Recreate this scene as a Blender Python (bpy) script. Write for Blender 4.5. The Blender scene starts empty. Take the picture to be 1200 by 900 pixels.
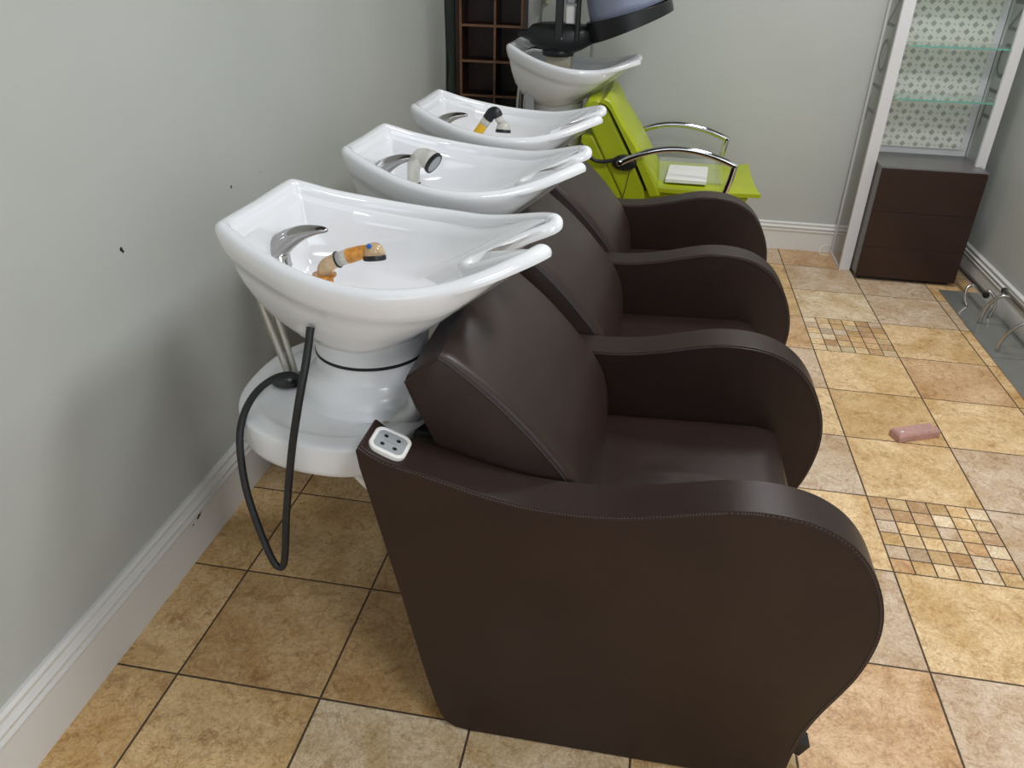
import bpy, bmesh, math, random
from mathutils import Vector, Matrix
random.seed(7)
S = 0.33                                   # floor tile edge in metres
sc = bpy.context.scene
COL = sc.collection

# ------------------------------------------------------------------ camera
cam_d = bpy.data.cameras.new('camera'); cam = bpy.data.objects.new('camera', cam_d); COL.objects.link(cam)
cam_d.sensor_width = 36.0; cam_d.lens = 909.58/1200*36.0; cam_d.clip_start = 0.02
R = Matrix.Rotation(0.162918, 4, 'Z') @ Matrix.Rotation(1.055754, 4, 'X') @ Matrix.Rotation(0.0258085, 4, 'Z')
cam.matrix_world = Matrix.Translation((0.89752, -1.03036, 1.41180)) @ R
sc.camera = cam

# ------------------------------------------------------------------ light
w = bpy.data.worlds.new('world'); sc.world = w; w.use_nodes = True
w.node_tree.nodes['Background'].inputs[0].default_value = (0.80, 0.88, 1.0, 1)
w.node_tree.nodes['Background'].inputs[1].default_value = 1.6

def area(name, loc, rot, size, power, color):
    l = bpy.data.lights.new(name, 'AREA'); l.shape = 'RECTANGLE'; l.size = size[0]; l.size_y = size[1]
    l.energy = power; l.color = color
    o = bpy.data.objects.new(name, l); COL.objects.link(o); o.location = loc; o.rotation_euler = rot
    return o
CEIL = 2.65
LIGHTS = [(1.75, 0.55), (1.75, 2.2), (1.75, -1.3)]
for i, (x, y) in enumerate(LIGHTS):
    area('ceiling_panel_light', (x, y, CEIL-0.035), (0, 0, 0), (0.5, 0.5), (32, 22, 20)[i], (0.97, 0.98, 1.0))
area('window_daylight', (2.48, -1.9, 1.55), (0, math.radians(90), 0), (1.3, 1.5), 16, (0.86, 0.93, 1.0))

area('shopfront_daylight', (1.3, -3.90, 1.45), (math.radians(90), 0, 0), (2.2, 1.8), 16, (0.88, 0.94, 1.0))
sc.view_settings.view_transform = 'Standard'
sc.view_settings.look = 'None'
sc.view_settings.exposure = 0.0
sc.view_settings.gamma = 1.0
sc.view_settings.use_curve_mapping = False

# ------------------------------------------------------------------ materials
def newmat(name):
    m = bpy.data.materials.new(name); m.use_nodes = True
    return m, m.node_tree.nodes, m.node_tree.links, m.node_tree.nodes['Principled BSDF']
def mat(name, col, rough=0.5, metal=0.0, spec=0.5, trans=0.0, ior=1.45, coat=0.0, alpha=1.0, noise=0.0, nscale=20, bump=0.0, bscale=200, sheen=0.0):
    m, N, L, b = newmat(name)
    b.inputs['Base Color'].default_value = (*col, 1)
    b.inputs['Roughness'].default_value = rough; b.inputs['Metallic'].default_value = metal
    b.inputs['Specular IOR Level'].default_value = spec; b.inputs['Transmission Weight'].default_value = trans
    b.inputs['IOR'].default_value = ior; b.inputs['Coat Weight'].default_value = coat; b.inputs['Alpha'].default_value = alpha
    tc = N.new('ShaderNodeTexCoord')
    if noise > 0:
        n = N.new('ShaderNodeTexNoise'); n.inputs['Scale'].default_value = nscale; n.inputs['Detail'].default_value = 6
        L.new(tc.outputs['Object'], n.inputs['Vector'])
        r = N.new('ShaderNodeValToRGB'); r.color_ramp.elements[0].position = 0.3; r.color_ramp.elements[1].position = 0.7
        r.color_ramp.elements[0].color = (*[c*(1-noise) for c in col], 1); r.color_ramp.elements[1].color = (*[min(1, c*(1+noise)) for c in col], 1)
        L.new(n.outputs['Fac'], r.inputs['Fac']); L.new(r.outputs['Color'], b.inputs['Base Color'])
    if bump > 0:
        n2 = N.new('ShaderNodeTexNoise'); n2.inputs['Scale'].default_value = bscale; n2.inputs['Detail'].default_value = 4
        L.new(tc.outputs['Object'], n2.inputs['Vector'])
        bp = N.new('ShaderNodeBump'); bp.inputs['Strength'].default_value = bump; bp.inputs['Distance'].default_value = 0.001
        L.new(n2.outputs['Fac'], bp.inputs['Height']); L.new(bp.outputs['Normal'], b.inputs['Normal'])
    return m
M = {}
M['leather'] = mat('brown_leather', (0.024, 0.0130, 0.0103), 0.36, spec=0.36, noise=0.12, nscale=8, bump=0.35, bscale=420)
M['piping'] = mat('piping', (0.030, 0.018, 0.016), 0.38)
M['thread'] = mat('thread', (0.13, 0.105, 0.10), 0.6)
M['green'] = mat('green_vinyl', (0.40, 0.47, 0.012), 0.38, noise=0.06, nscale=6, bump=0.2, bscale=300)
M['ceramic'] = mat('white_ceramic', (0.80, 0.81, 0.83), 0.10, spec=0.6, coat=0.5)
M['shroud'] = mat('white_shroud', (0.80, 0.81, 0.83), 0.20, spec=0.5)
M['chrome'] = mat('chrome', (0.60, 0.60, 0.61), 0.06, metal=1)
M['chrome_dark'] = mat('dark_reflection_chrome', (0.40, 0.39, 0.385), 0.07, metal=1)  # chrome tinted darker, standing in for dark reflections on the faucet lever
M['satin'] = mat('satin_metal', (0.52, 0.50, 0.47), 0.30, metal=1)
M['hose_metal'] = mat('braided_metal', (0.55, 0.53, 0.47), 0.35, metal=0.9, bump=0.6, bscale=900)
M['black'] = mat('black_plastic', (0.012, 0.013, 0.014), 0.38)
M['rubber'] = mat('black_rubber', (0.016, 0.017, 0.018), 0.5)
M['white_plastic'] = mat('white_plastic', (0.80, 0.79, 0.76), 0.3)
M['grey_plastic'] = mat('grey_plastic', (0.33, 0.35, 0.36), 0.4)
M['bracket'] = mat('silver_bracket', (0.60, 0.61, 0.62), 0.38, metal=0.3)
M['amber'] = mat('amber_stained_plastic', (0.80, 0.60, 0.36), 0.10, trans=0.55, ior=1.35, noise=0.25, nscale=45)
M['rust'] = mat('orange_residue', (0.62, 0.27, 0.05), 0.35, noise=0.4, nscale=90)
M['smoke'] = mat('clear_shower_plastic', (0.80, 0.78, 0.72), 0.08, trans=0.5, ior=1.3)
M['yellow'] = mat('yellow_plastic', (0.85, 0.50, 0.02), 0.3)
M['blue'] = mat('blue_dot', (0.02, 0.10, 0.42), 0.3)
M['acrylic'] = mat('clear_acrylic', (0.80, 0.83, 0.82), 0.05, alpha=0.16)
M['etched'] = mat('etched_lettering', (0.20, 0.22, 0.21), 0.5)
M['visor'] = mat('blue_tinted_visor', (0.30, 0.34, 0.46), 0.15, alpha=0.72)
M['beige'] = mat('beige_plastic', (0.42, 0.38, 0.29), 0.45)
M['wood_dark'] = mat('dark_stained_wood', (0.022, 0.007, 0.004), 0.42, noise=0.4, nscale=14)
M['wood_edge'] = mat('worn_wood_edge', (0.16, 0.075, 0.035), 0.5, noise=0.35, nscale=30)
M['cabinet'] = mat('wenge_laminate', (0.030, 0.0125, 0.008), 0.33, noise=0.15, nscale=12)
M['cab_top'] = mat('grey_laminate', (0.155, 0.145, 0.145), 0.35)
M['white_paint'] = mat('white_laminate', (0.70, 0.69, 0.70), 0.35)
M['pink'] = mat('pink_foam', (0.50, 0.285, 0.25), 0.6, noise=0.12, nscale=60)
M['steel'] = mat('grey_mirror_steel', (0.33, 0.335, 0.32), 0.16, metal=0.55)
M['tape'] = mat('white_card', (0.82, 0.82, 0.80), 0.5)
M['gap_strip'] = mat('dark_grey_green_strip', (0.028, 0.036, 0.030), 0.85)
M['diffuser'] = mat('lamp_diffuser', (0.8, 0.8, 0.78), 0.5)
M['skirting'] = mat('white_skirting_paint', (0.72, 0.71, 0.68), 0.32)
M['ceil'] = mat('ceiling_paint', (0.17, 0.165, 0.155), 0.8)

def glass_green():
    m, N, L, b = newmat('shelf_glass')
    b.inputs['Base Color'].default_value = (0.80, 0.95, 0.90, 1); b.inputs['Roughness'].default_value = 0.03
    b.inputs['Transmission Weight'].default_value = 0.9; b.inputs['IOR'].default_value = 1.3
    return m
M['glass'] = glass_green()
M['glass_edge'] = mat('green_glass_edge', (0.16, 0.40, 0.33), 0.15)

def wall_mat(name, col, spots=()):
    """matt wall paint with faint roller mottling and small dark nicks at given object-space points"""
    m, N, L, b = newmat(name)
    tc = N.new('ShaderNodeTexCoord')
    n = N.new('ShaderNodeTexNoise'); n.inputs['Scale'].default_value = 1.7; n.inputs['Detail'].default_value = 5
    L.new(tc.outputs['Object'], n.inputs['Vector'])
    r = N.new('ShaderNodeValToRGB'); r.color_ramp.elements[0].position = 0.3; r.color_ramp.elements[1].position = 0.75
    r.color_ramp.elements[0].color = (*[c*0.95 for c in col], 1); r.color_ramp.elements[1].color = (*[c*1.04 for c in col], 1)
    L.new(n.outputs['Fac'], r.inputs['Fac'])
    cur = r.outputs['Color']
    for (p, rad) in spots:
        d = N.new('ShaderNodeVectorMath'); d.operation = 'DISTANCE'; d.inputs[1].default_value = p
        L.new(tc.outputs['Object'], d.inputs[0])
        lt = N.new('ShaderNodeMath'); lt.operation = 'LESS_THAN'; lt.inputs[1].default_value = rad
        L.new(d.outputs['Value'], lt.inputs[0])
        mx = N.new('ShaderNodeMix'); mx.data_type = 'RGBA'; mx.inputs[7].default_value = (0.02, 0.018, 0.016, 1)
        L.new(lt.outputs[0], mx.inputs[0]); L.new(cur, mx.inputs[6]); cur = mx.outputs[2]
    L.new(cur, b.inputs['Base Color'])
    b.inputs['Roughness'].default_value = 0.55; b.inputs['Specular IOR Level'].default_value = 0.35
    n2 = N.new('ShaderNodeTexNoise'); n2.inputs['Scale'].default_value = 90
    L.new(tc.outputs['Object'], n2.inputs['Vector'])
    bp = N.new('ShaderNodeBump'); bp.inputs['Strength'].default_value = 0.12; bp.inputs['Distance'].default_value = 0.001
    L.new(n2.outputs['Fac'], bp.inputs['Height']); L.new(bp.outputs['Normal'], b.inputs['Normal'])
    return m
WALLC = (0.495, 0.51, 0.48)
M['wall'] = wall_mat('sage_grey_wall_paint', WALLC)
M['wall_left'] = wall_mat('sage_grey_wall_paint_nicked', WALLC,
    [((-0.16, 0.349, 0.842), 0.0048), ((-0.16, 0.353, 0.836), 0.0036), ((-0.16, 0.822, 0.847), 0.0042), ((-0.16, 0.988, 0.844), 0.0018)])

def floor_mats():
    """stone tile: the tile's own tone comes from a per-tile colour attribute, veining from noise"""
    m, N, L, b = newmat('travertine_tile')
    at = N.new('ShaderNodeAttribute'); at.attribute_name = 'tile_tone'
    at2 = N.new('ShaderNodeAttribute'); at2.attribute_name = 'tile_shift'
    tc = N.new('ShaderNodeTexCoord')
    add = N.new('ShaderNodeVectorMath'); add.operation = 'ADD'
    sc_ = N.new('ShaderNodeVectorMath'); sc_.operation = 'SCALE'; sc_.inputs['Scale'].default_value = 9.0
    L.new(at2.outputs['Color'], sc_.inputs[0]); L.new(tc.outputs['Object'], add.inputs[0]); L.new(sc_.outputs[0], add.inputs[1])
    def noise(scale, detail, rough, dist):
        n = N.new('ShaderNodeTexNoise'); n.inputs['Scale'].default_value = scale; n.inputs['Detail'].default_value = detail
        n.inputs['Roughness'].default_value = rough; n.inputs['Distortion'].default_value = dist
        L.new(add.outputs[0], n.inputs['Vector']); return n
    def ramp(src, p0, c0, p1, c1):
        r = N.new('ShaderNodeValToRGB'); r.color_ramp.elements[0].position = p0; r.color_ramp.elements[1].position = p1
        r.color_ramp.elements[0].color = (*c0, 1); r.color_ramp.elements[1].color = (*c1, 1)
        L.new(src.outputs['Fac'], r.inputs['Fac']); return r
    def mul(a, bb, fac=1.0, bt='MULTIPLY'):
        x = N.new('ShaderNodeMix'); x.data_type = 'RGBA'; x.blend_type = bt; x.inputs[0].default_value = fac
        L.new(a, x.inputs[6]); L.new(bb, x.inputs[7]); return x.outputs[2]
    big = ramp(noise(5, 6, 0.6, 0.9), 0.36, (0.84, 0.72, 0.56), 0.62, (1.12, 1.10, 1.12))
    mid = ramp(noise(17, 13, 0.82, 1.8), 0.37, (0.52, 0.35, 0.22), 0.50, (1.04, 1.04, 1.04))
    fine = ramp(noise(75, 8, 0.75, 1.5), 0.36, (0.74, 0.64, 0.54), 0.58, (1.10, 1.13, 1.20))
    c = mul(at.outputs['Color'], big.outputs['Color'])
    c = mul(c, mid.outputs['Color'], 0.75)
    c = mul(c, fine.outputs['Color'], 0.9)
    # thin darker rusty veins
    fl = noise(34, 9, 0.8, 2.6)
    flr = ramp(fl, 0.55, (0, 0, 0), 0.66, (1, 1, 1))
    fm = N.new('ShaderNodeMath'); fm.operation = 'MULTIPLY'; fm.inputs[1].default_value = 0.55; L.new(flr.outputs['Color'], fm.inputs[0])
    xf = N.new('ShaderNodeMix'); xf.data_type = 'RGBA'; xf.inputs[7].default_value = (0.80, 0.70, 0.50, 1); L.new(fm.outputs[0], xf.inputs[0]); L.new(c, xf.inputs[6]); c = xf.outputs[2]
    vn = noise(7, 10, 0.72, 2.8)
    r = N.new('ShaderNodeValToRGB'); e = r.color_ramp.elements
    e[0].position = 0.485; e[0].color = (0, 0, 0, 1); e[1].position = 0.50; e[1].color = (1, 1, 1, 1)
    e2 = r.color_ramp.elements.new(0.515); e2.color = (0, 0, 0, 1)
    L.new(vn.outputs['Fac'], r.inputs['Fac'])
    msk = N.new('ShaderNodeMath'); msk.operation = 'MULTIPLY'
    mr = noise(5, 3, 0.5, 0); lt = ramp(mr, 0.50, (0, 0, 0), 0.62, (1, 1, 1))
    L.new(r.outputs['Color'], msk.inputs[0]); L.new(lt.outputs['Color'], msk.inputs[1])
    ms2 = N.new('ShaderNodeMath'); ms2.operation = 'MULTIPLY'; ms2.inputs[1].default_value = 0.7; L.new(msk.outputs[0], ms2.inputs[0])
    x = N.new('ShaderNodeMix'); x.data_type = 'RGBA'; x.inputs[7].default_value = (0.30, 0.14, 0.05, 1)
    L.new(ms2.outputs[0], x.inputs[0]); L.new(c, x.inputs[6])
    L.new(x.outputs[2], b.inputs['Base Color'])
    b.inputs['Roughness'].default_value = 0.36; b.inputs['Specular IOR Level'].default_value = 0.4
    nb = noise(30, 8, 0.7, 1.0)
    bp = N.new('ShaderNodeBump'); bp.inputs['Strength'].default_value = 0.5; bp.inputs['Distance'].default_value = 0.002
    L.new(nb.outputs['Fac'], bp.inputs['Height']); L.new(bp.outputs['Normal'], b.inputs['Normal'])
    return m
M['tile'] = floor_mats()
M['grout'] = mat('brown_grout', (0.085, 0.055, 0.032), 0.85, noise=0.3, nscale=60)

def lattice_mat():
    """white cane-weave panel: raised white strips, grey diamond holes, small dots between"""
    m, N, L, b = newmat('white_woven_panel')
    tc = N.new('ShaderNodeTexCoord'); sp = N.new('ShaderNodeSeparateXYZ'); L.new(tc.outputs['Object'], sp.inputs[0])
    def math_(op, a, bv=None):
        n = N.new('ShaderNodeMath'); n.operation = op
        if hasattr(a, 'links'): L.new(a, n.inputs[0])
        else: n.inputs[0].default_value = a
        if bv is not None:
            if hasattr(bv, 'links'): L.new(bv, n.inputs[1])
            else: n.inputs[1].default_value = bv
        return n.outputs[0]
    def cell(v, size, off):
        f = math_('FRACT', math_('ADD', math_('DIVIDE', v, size), off))
        return math_('ABSOLUTE', math_('SUBTRACT', f, 0.5))      # 0 at cell centre
    W, H = 0.060, 0.060
    def diamond(ox, oz, r):
        d = math_('ADD', cell(sp.outputs['X'], W, ox), cell(sp.outputs['Z'], H, oz))
        return math_('LESS_THAN', d, r)
    holes = math_('MAXIMUM', diamond(0, 0, 0.23), diamond(0.5, 0.5, 0.23))
    dots = math_('MAXIMUM', diamond(0.5, 0, 0.075), diamond(0, 0.5, 0.075))
    hm = N.new('ShaderNodeMix'); hm.data_type = 'RGBA'
    hm.inputs[6].default_value = (0.74, 0.74, 0.66, 1); hm.inputs[7].default_value = (0.40, 0.41, 0.36, 1)
    allh = math_('MAXIMUM', holes, dots)
    L.new(allh, hm.inputs[0]); L.new(hm.outputs[2], b.inputs['Base Color'])
    bp = N.new('ShaderNodeBump'); bp.inputs['Strength'].default_value = 0.8; bp.inputs['Distance'].default_value = 0.004; bp.invert = True
    L.new(allh, bp.inputs['Height']); L.new(bp.outputs['Normal'], b.inputs['Normal'])
    b.inputs['Roughness'].default_value = 0.5
    return m
M['lattice'] = lattice_mat()

# ------------------------------------------------------------------ object helpers
ROOTLOC = {}
def worldloc(o):
    v = Vector((0, 0, 0))
    while o is not None: v += Vector(o.location); o = o.parent
    return v
def link(name, bm, mats, parent=None, smooth=True, mods=()):
    """bm is in world metres; the object's origin goes to its parent's (or its own base)"""
    me = bpy.data.meshes.new(name)
    off = worldloc(parent) if parent is not None else None
    if off is None:
        xs = [v.co.x for v in bm.verts]; ys = [v.co.y for v in bm.verts]; zs = [v.co.z for v in bm.verts]
        off = Vector(((min(xs)+max(xs))/2, (min(ys)+max(ys))/2, min(zs)))
    bmesh.ops.translate(bm, verts=bm.verts, vec=-off)
    bmesh.ops.recalc_face_normals(bm, faces=bm.faces)
    if smooth:
        for f in bm.faces: f.smooth = True
    bm.to_mesh(me); bm.free()
    if not isinstance(mats, (list, tuple)): mats = [mats]
    for m in mats: me.materials.append(M[m] if isinstance(m, str) else m)
    o = bpy.data.objects.new(name, me); COL.objects.link(o)
    if parent is not None: o.parent = parent
    else: o.location = off
    if smooth: me.set_sharp_from_angle(angle=math.radians(38))
    for k, a in mods:
        md = o.modifiers.new(k.lower(), k)
        for kk, vv in a.items(): setattr(md, kk, vv)
    return o
def bev(w, n=3, ang=35): return ('BEVEL', dict(width=w, segments=n, limit_method='ANGLE', angle_limit=math.radians(ang), harden_normals=False))
def tag(o, label=None, cat=None, group=None, kind=None):
    if label: o['label'] = label
    if cat: o['category'] = cat
    if group: o['group'] = group
    if kind: o['kind'] = kind
    return o
def thing(name, loc, label, cat, group=None):
    o = bpy.data.objects.new(name, None); COL.objects.link(o); o.location = loc; o.empty_display_size = 0.1
    return tag(o, label, cat, group)
def B(): return bmesh.new()
def box(bm, x0, x1, y0, y1, z0, z1, mi=0, rot=None, piv=None):
    vs = [bm.verts.new((x, y, z)) for x in (x0, x1) for y in (y0, y1) for z in (z0, z1)]
    fs = [(0,1,3,2), (4,6,7,5), (0,4,5,1), (2,3,7,6), (0,2,6,4), (1,5,7,3)]
    out = []
    for f in fs:
        g = bm.faces.new([vs[i] for i in f]); g.material_index = mi; out.append(g)
    if rot is not None: bmesh.ops.rotate(bm, verts=vs, cent=piv, matrix=rot)
    return vs
def cr(pts, n=8, closed=False):
    """Catmull-Rom through points"""
    P = [Vector(p) for p in pts]; out = []
    m = len(P)
    rng = range(m if closed else m-1)
    for i in rng:
        if closed: p0, p1, p2, p3 = P[i-1], P[i], P[(i+1) % m], P[(i+2) % m]
        else:
            p1, p2 = P[i], P[i+1]
            p0 = P[i-1] if i > 0 else p1*2-p2
            p3 = P[i+2] if i+2 < m else p2*2-p1
        for k in range(n):
            t = k/n
            out.append(0.5*((2*p1)+(-p0+p2)*t+(2*p0-5*p1+4*p2-p3)*t*t+(-p0+3*p1-3*p2+p3)*t**3))
    if not closed: out.append(P[-1])
    return out
def tube(bm, pts, r, seg=10, mi=0, cap=True, flat=None, up=None):
    """sweep a circle (or ellipse flat=(a,b)) along pts; r number or list"""
    pts = [Vector(p) for p in pts]; n = len(pts)
    rs = r if isinstance(r, (list, tuple)) else [r]*n
    prev = None; rings = []
    for i, p in enumerate(pts):
        t = (pts[min(i+1, n-1)]-pts[max(i-1, 0)]).normalized()
        if prev is None:
            a = Vector(up) if up else (Vector((0, 0, 1)) if abs(t.z) < 0.9 else Vector((0, 1, 0)))
        else: a = prev
        a = (a-t*a.dot(t)).normalized(); prev = a; b_ = t.cross(a)
        fa, fb = flat if flat else (1, 1)
        rings.append([bm.verts.new(p+a*math.cos(2*math.pi*k/seg)*rs[i]*fa+b_*math.sin(2*math.pi*k/seg)*rs[i]*fb) for k in range(seg)])
    for i in range(n-1):
        for k in range(seg):
            f = bm.faces.new((rings[i][k], rings[i][(k+1) % seg], rings[i+1][(k+1) % seg], rings[i+1][k])); f.material_index = mi
    if cap:
        f = bm.faces.new(rings[0][::-1]); f.material_index = mi
        f = bm.faces.new(rings[-1]); f.material_index = mi
    return rings
def lathe(bm, prof, cx, cy, seg=40, mi=0, axis=None, origin=None, sx=1, sy=1):
    """prof: (r, z); revolve about vertical through (cx,cy), or oriented by matrix"""
    rings = []
    for r, z in prof:
        rings.append([bm.verts.new((cx+sx*r*math.cos(2*math.pi*k/seg), cy+sy*r*math.sin(2*math.pi*k/seg), z)) for k in range(seg)])
    for i in range(len(prof)-1):
        for k in range(seg):
            f = bm.faces.new((rings[i][k], rings[i][(k+1) % seg], rings[i+1][(k+1) % seg], rings[i+1][k])); f.material_index = mi
    for rg, (r, z), rev in ((rings[0], prof[0], True), (rings[-1], prof[-1], False)):
        f = bm.faces.new(rg[::-1] if rev else rg); f.material_index = mi
    return [v for rg in rings for v in rg]
def orient(bm, vs, origin, direction):
    """move geometry built around +Z at the world origin to origin pointing along direction"""
    q = Vector((0, 0, 1)).rotation_difference(Vector(direction).normalized()).to_matrix()
    bmesh.ops.rotate(bm, verts=vs, cent=(0, 0, 0), matrix=q)
    bmesh.ops.translate(bm, verts=vs, vec=origin)
def extrude_xz(bm, poly, y0, y1, mi=0):
    a = [bm.verts.new((p[0], y0, p[1])) for p in poly]; b_ = [bm.verts.new((p[0], y1, p[1])) for p in poly]
    n = len(poly)
    for i in range(n):
        bm.faces.new((a[i], a[(i+1) % n], b_[(i+1) % n], b_[i])).material_index = mi
    bm.faces.new(a[::-1]).material_index = mi; bm.faces.new(b_).material_index = mi
def loft(bm, rings, mi=0, cap0=True, cap1=True):
    V = [[bm.verts.new(p) for p in rg] for rg in rings]; n = len(V[0])
    for i in range(len(V)-1):
        for k in range(n):
            bm.faces.new((V[i][k], V[i][(k+1) % n], V[i+1][(k+1) % n], V[i+1][k])).material_index = mi
    if cap0: bm.faces.new(V[0][::-1]).material_index = mi
    if cap1: bm.faces.new(V[-1]).material_index = mi
    return V
def sstep(t): t = max(0, min(1, t)); return t*t*(3-2*t)

def children(o): return [c for c in bpy.data.objects if c.parent is o]
def copy_tree(o, parent=None):
    c = o.copy(); COL.objects.link(c)
    if parent is not None: c.parent = parent
    for ch in children(o): copy_tree(ch, c)
    return c

# ================================================================== ROOM
XL, XR, YF, YB = -0.16, 2.545, 3.235, -4.0
# ---- floor: one mesh; every tile its own faces, mosaic insets, grout below
MOSAIC = {(5, 2), (5, 6), (1, -4), (5, -2)}
TONES = {'cream': (0.74, 0.56, 0.31), 'gold': (0.66, 0.475, 0.235), 'tan': (0.61, 0.42, 0.235), 'grey': (0.62, 0.50, 0.36), 'pale': (0.74, 0.62, 0.42), 'ochre': (0.54, 0.37, 0.175)}
FIX = {(5, 0): 'grey', (4, 0): 'tan', (5, 1): 'cream', (4, 1): 'grey', (6, 1): 'grey', (6, 2): 'grey', (4, 2): 'cream', (5, 3): 'cream', (6, 3): 'grey', (4, 3): 'grey',
       (5, 4): 'gold', (6, 4): 'cream', (4, 4): 'cream', (5, 5): 'cream', (6, 5): 'tan', (4, 5): 'grey', (4, 6): 'tan', (6, 6): 'cream', (5, 7): 'pale', (6, 7): 'grey', (4, 7): 'gold',
       (5, 8): 'grey', (6, 8): 'grey', (5, 9): 'tan', (0, 0): 'ochre', (1, 0): 'ochre', (0, 1): 'gold', (-1, 0): 'gold', (-1, 1): 'gold', (0, -1): 'gold', (1, -1): 'pale', (2, -1): 'pale',
       (-1, -1): 'gold', (2, 0): 'ochre', (1, 1): 'ochre', (3, -1): 'gold', (0, 2): 'gold', (1, 2): 'gold', (7, 0): 'cream', (7, 1): 'cream', (7, 2): 'cream'}
def make_floor():
    bm = B()
    tone = bm.loops.layers.float_color.new('tile_tone'); sh = bm.loops.layers.float_color.new('tile_shift')
    g = 0.0024; T = 0.0005
    def tile(x0, x1, y0, y1, t):
        x0 = max(x0, XL-0.02); x1 = min(x1, XR+0.02); y0 = max(y0, YB-0.02); y1 = min(y1, YF+0.02)
        if x1-x0 < 0.01 or y1-y0 < 0.01: return
        b_ = 0.0008
        lo = [bm.verts.new((x, y, -T)) for x, y in ((x0, y0), (x1, y0), (x1, y1), (x0, y1))]
        hi = [bm.verts.new((x, y, 0)) for x, y in ((x0+b_, y0+b_), (x1-b_, y0+b_), (x1-b_, y1-b_), (x0+b_, y1-b_))]
        s_ = (random.random(), random.random(), random.random(), 1)
        fs = [bm.faces.new(hi)]+[bm.faces.new((lo[i], lo[(i+1) % 4], hi[(i+1) % 4], hi[i])) for i in range(4)]
        for f in fs:
            f.material_index = 0
            for l in f.loops: l[tone] = (*t, 1); l[sh] = s_
    names = list(TONES)
    for i in range(-1, 9):
        for j in range(-13, 10):
            x0, x1, y0, y1 = i*S, (i+1)*S, j*S, (j+1)*S
            if (i, j) in MOSAIC:
                for a in range(6):
                    for c in range(6):
                        t = TONES[random.choice(['cream', 'gold', 'grey', 'pale', 'cream', 'tan', 'pale'])]
                        k = random.uniform(0.85, 1.15)
                        u = S/6
                        tile(x0+a*u+g*0.8, x0+(a+1)*u-g*0.8, y0+c*u+g*0.8, y0+(c+1)*u-g*0.8, tuple(v*k for v in t))
            else:
                t = TONES[FIX.get((i, j)) or random.choice(names[:4])]
                k = random.uniform(0.95, 1.05)
                tile(x0+g, x1-g, y0+g, y1-g, tuple(v*k for v in t))
    vs = [bm.verts.new(p) for p in ((XL-.05, YB-.05, -T*0.9), (XR+.05, YB-.05, -T*0.9), (XR+.05, YF+.05, -T*0.9), (XL-.05, YF+.05, -T*0.9))]
    bm.faces.new(vs).material_index = 1
    box(bm, XL-.05, XR+.05, YB-.05, YF+.05, -0.08, -0.01, 1)
    me = bpy.data.meshes.new('floor')
    bm.to_mesh(me); bm.free(); me.materials.append(M['tile']); me.materials.append(M['grout'])
    o = bpy.data.objects.new('floor', me); COL.objects.link(o); return tag(o, kind='structure')
make_floor()
def wall(name, x0, x1, y0, y1, z0, z1, m='wall'):
    bm = B(); box(bm, x0, x1, y0, y1, z0, z1)
    me = bpy.data.meshes.new(name); bmesh.ops.recalc_face_normals(bm, faces=bm.faces); bm.to_mesh(me); bm.free()
    me.materials.append(M[m]); o = bpy.data.objects.new(name, me); COL.objects.link(o); return tag(o, kind='structure')
wall('wall_left', XL-0.12, XL, YB, YF+0.12, -0.05, CEIL, 'wall_left')
wall('wall_far', XL, XR, YF, YF+0.12, -0.05, CEIL)
def holed(name, horizontal, c0, c1, a0, a1, h0, h1, b0, b1):
    bm = B()
    def bx(p0, p1, q0, q1):
        if horizontal: box(bm, p0, p1, c0, c1, q0, q1)
        else: box(bm, c0, c1, p0, p1, q0, q1)
    bx(a0, b0, -0.05, CEIL); bx(b1, a1, -0.05, CEIL); bx(b0, b1, -0.05, h0); bx(b0, b1, h1, CEIL)
    me = bpy.data.meshes.new(name); bmesh.ops.recalc_face_normals(bm, faces=bm.faces); bm.to_mesh(me); bm.free()
    me.materials.append(M['wall']); o = bpy.data.objects.new(name, me); COL.objects.link(o); return tag(o, kind='structure')
holed('wall_right', False, XR, XR+0.12, YB, YF+0.12, 0.85, 2.25, -2.65, -1.15)
holed('wall_back', True, YB-0.12, YB, XL, XR, 0.5, 2.3, 0.2, 2.4)
def window(name, horizontal, c, a0, a1, h0, h1):
    bm = B(); f = 0.05
    def bx(p0, p1, q0, q1, d=0.03):
        if horizontal: box(bm, p0, p1, c-d, c+d, q0, q1)
        else: box(bm, c-d, c+d, p0, p1, q0, q1)
    bx(a0, a0+f, h0, h1); bx(a1-f, a1, h0, h1); bx(a0+f, a1-f, h0, h0+f); bx(a0+f, a1-f, h1-f, h1); m = (a0+a1)/2; bx(m-0.02, m+0.02, h0+f, h1-f)
    o = link(name, bm, 'skirting', None, False); tag(o, kind='structure')
    bm = B()
    if horizontal: box(bm, a0+f, a1-f, c-0.003, c+0.003, h0+f, h1-f)
    else: box(bm, c-0.003, c+0.003, a0+f, a1-f, h0+f, h1-f)
    link('window_pane', bm, 'acrylic', o, False)
window('window_1', False, XR+0.06, -2.65, -1.15, 0.85, 2.25)
window('window_2', True, YB-0.06, 0.2, 2.4, 0.5, 2.3)
wall('ceiling', XL-0.12, XR+0.12, YB-0.12, YF+0.12, CEIL, CEIL+0.1, 'ceil')

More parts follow.
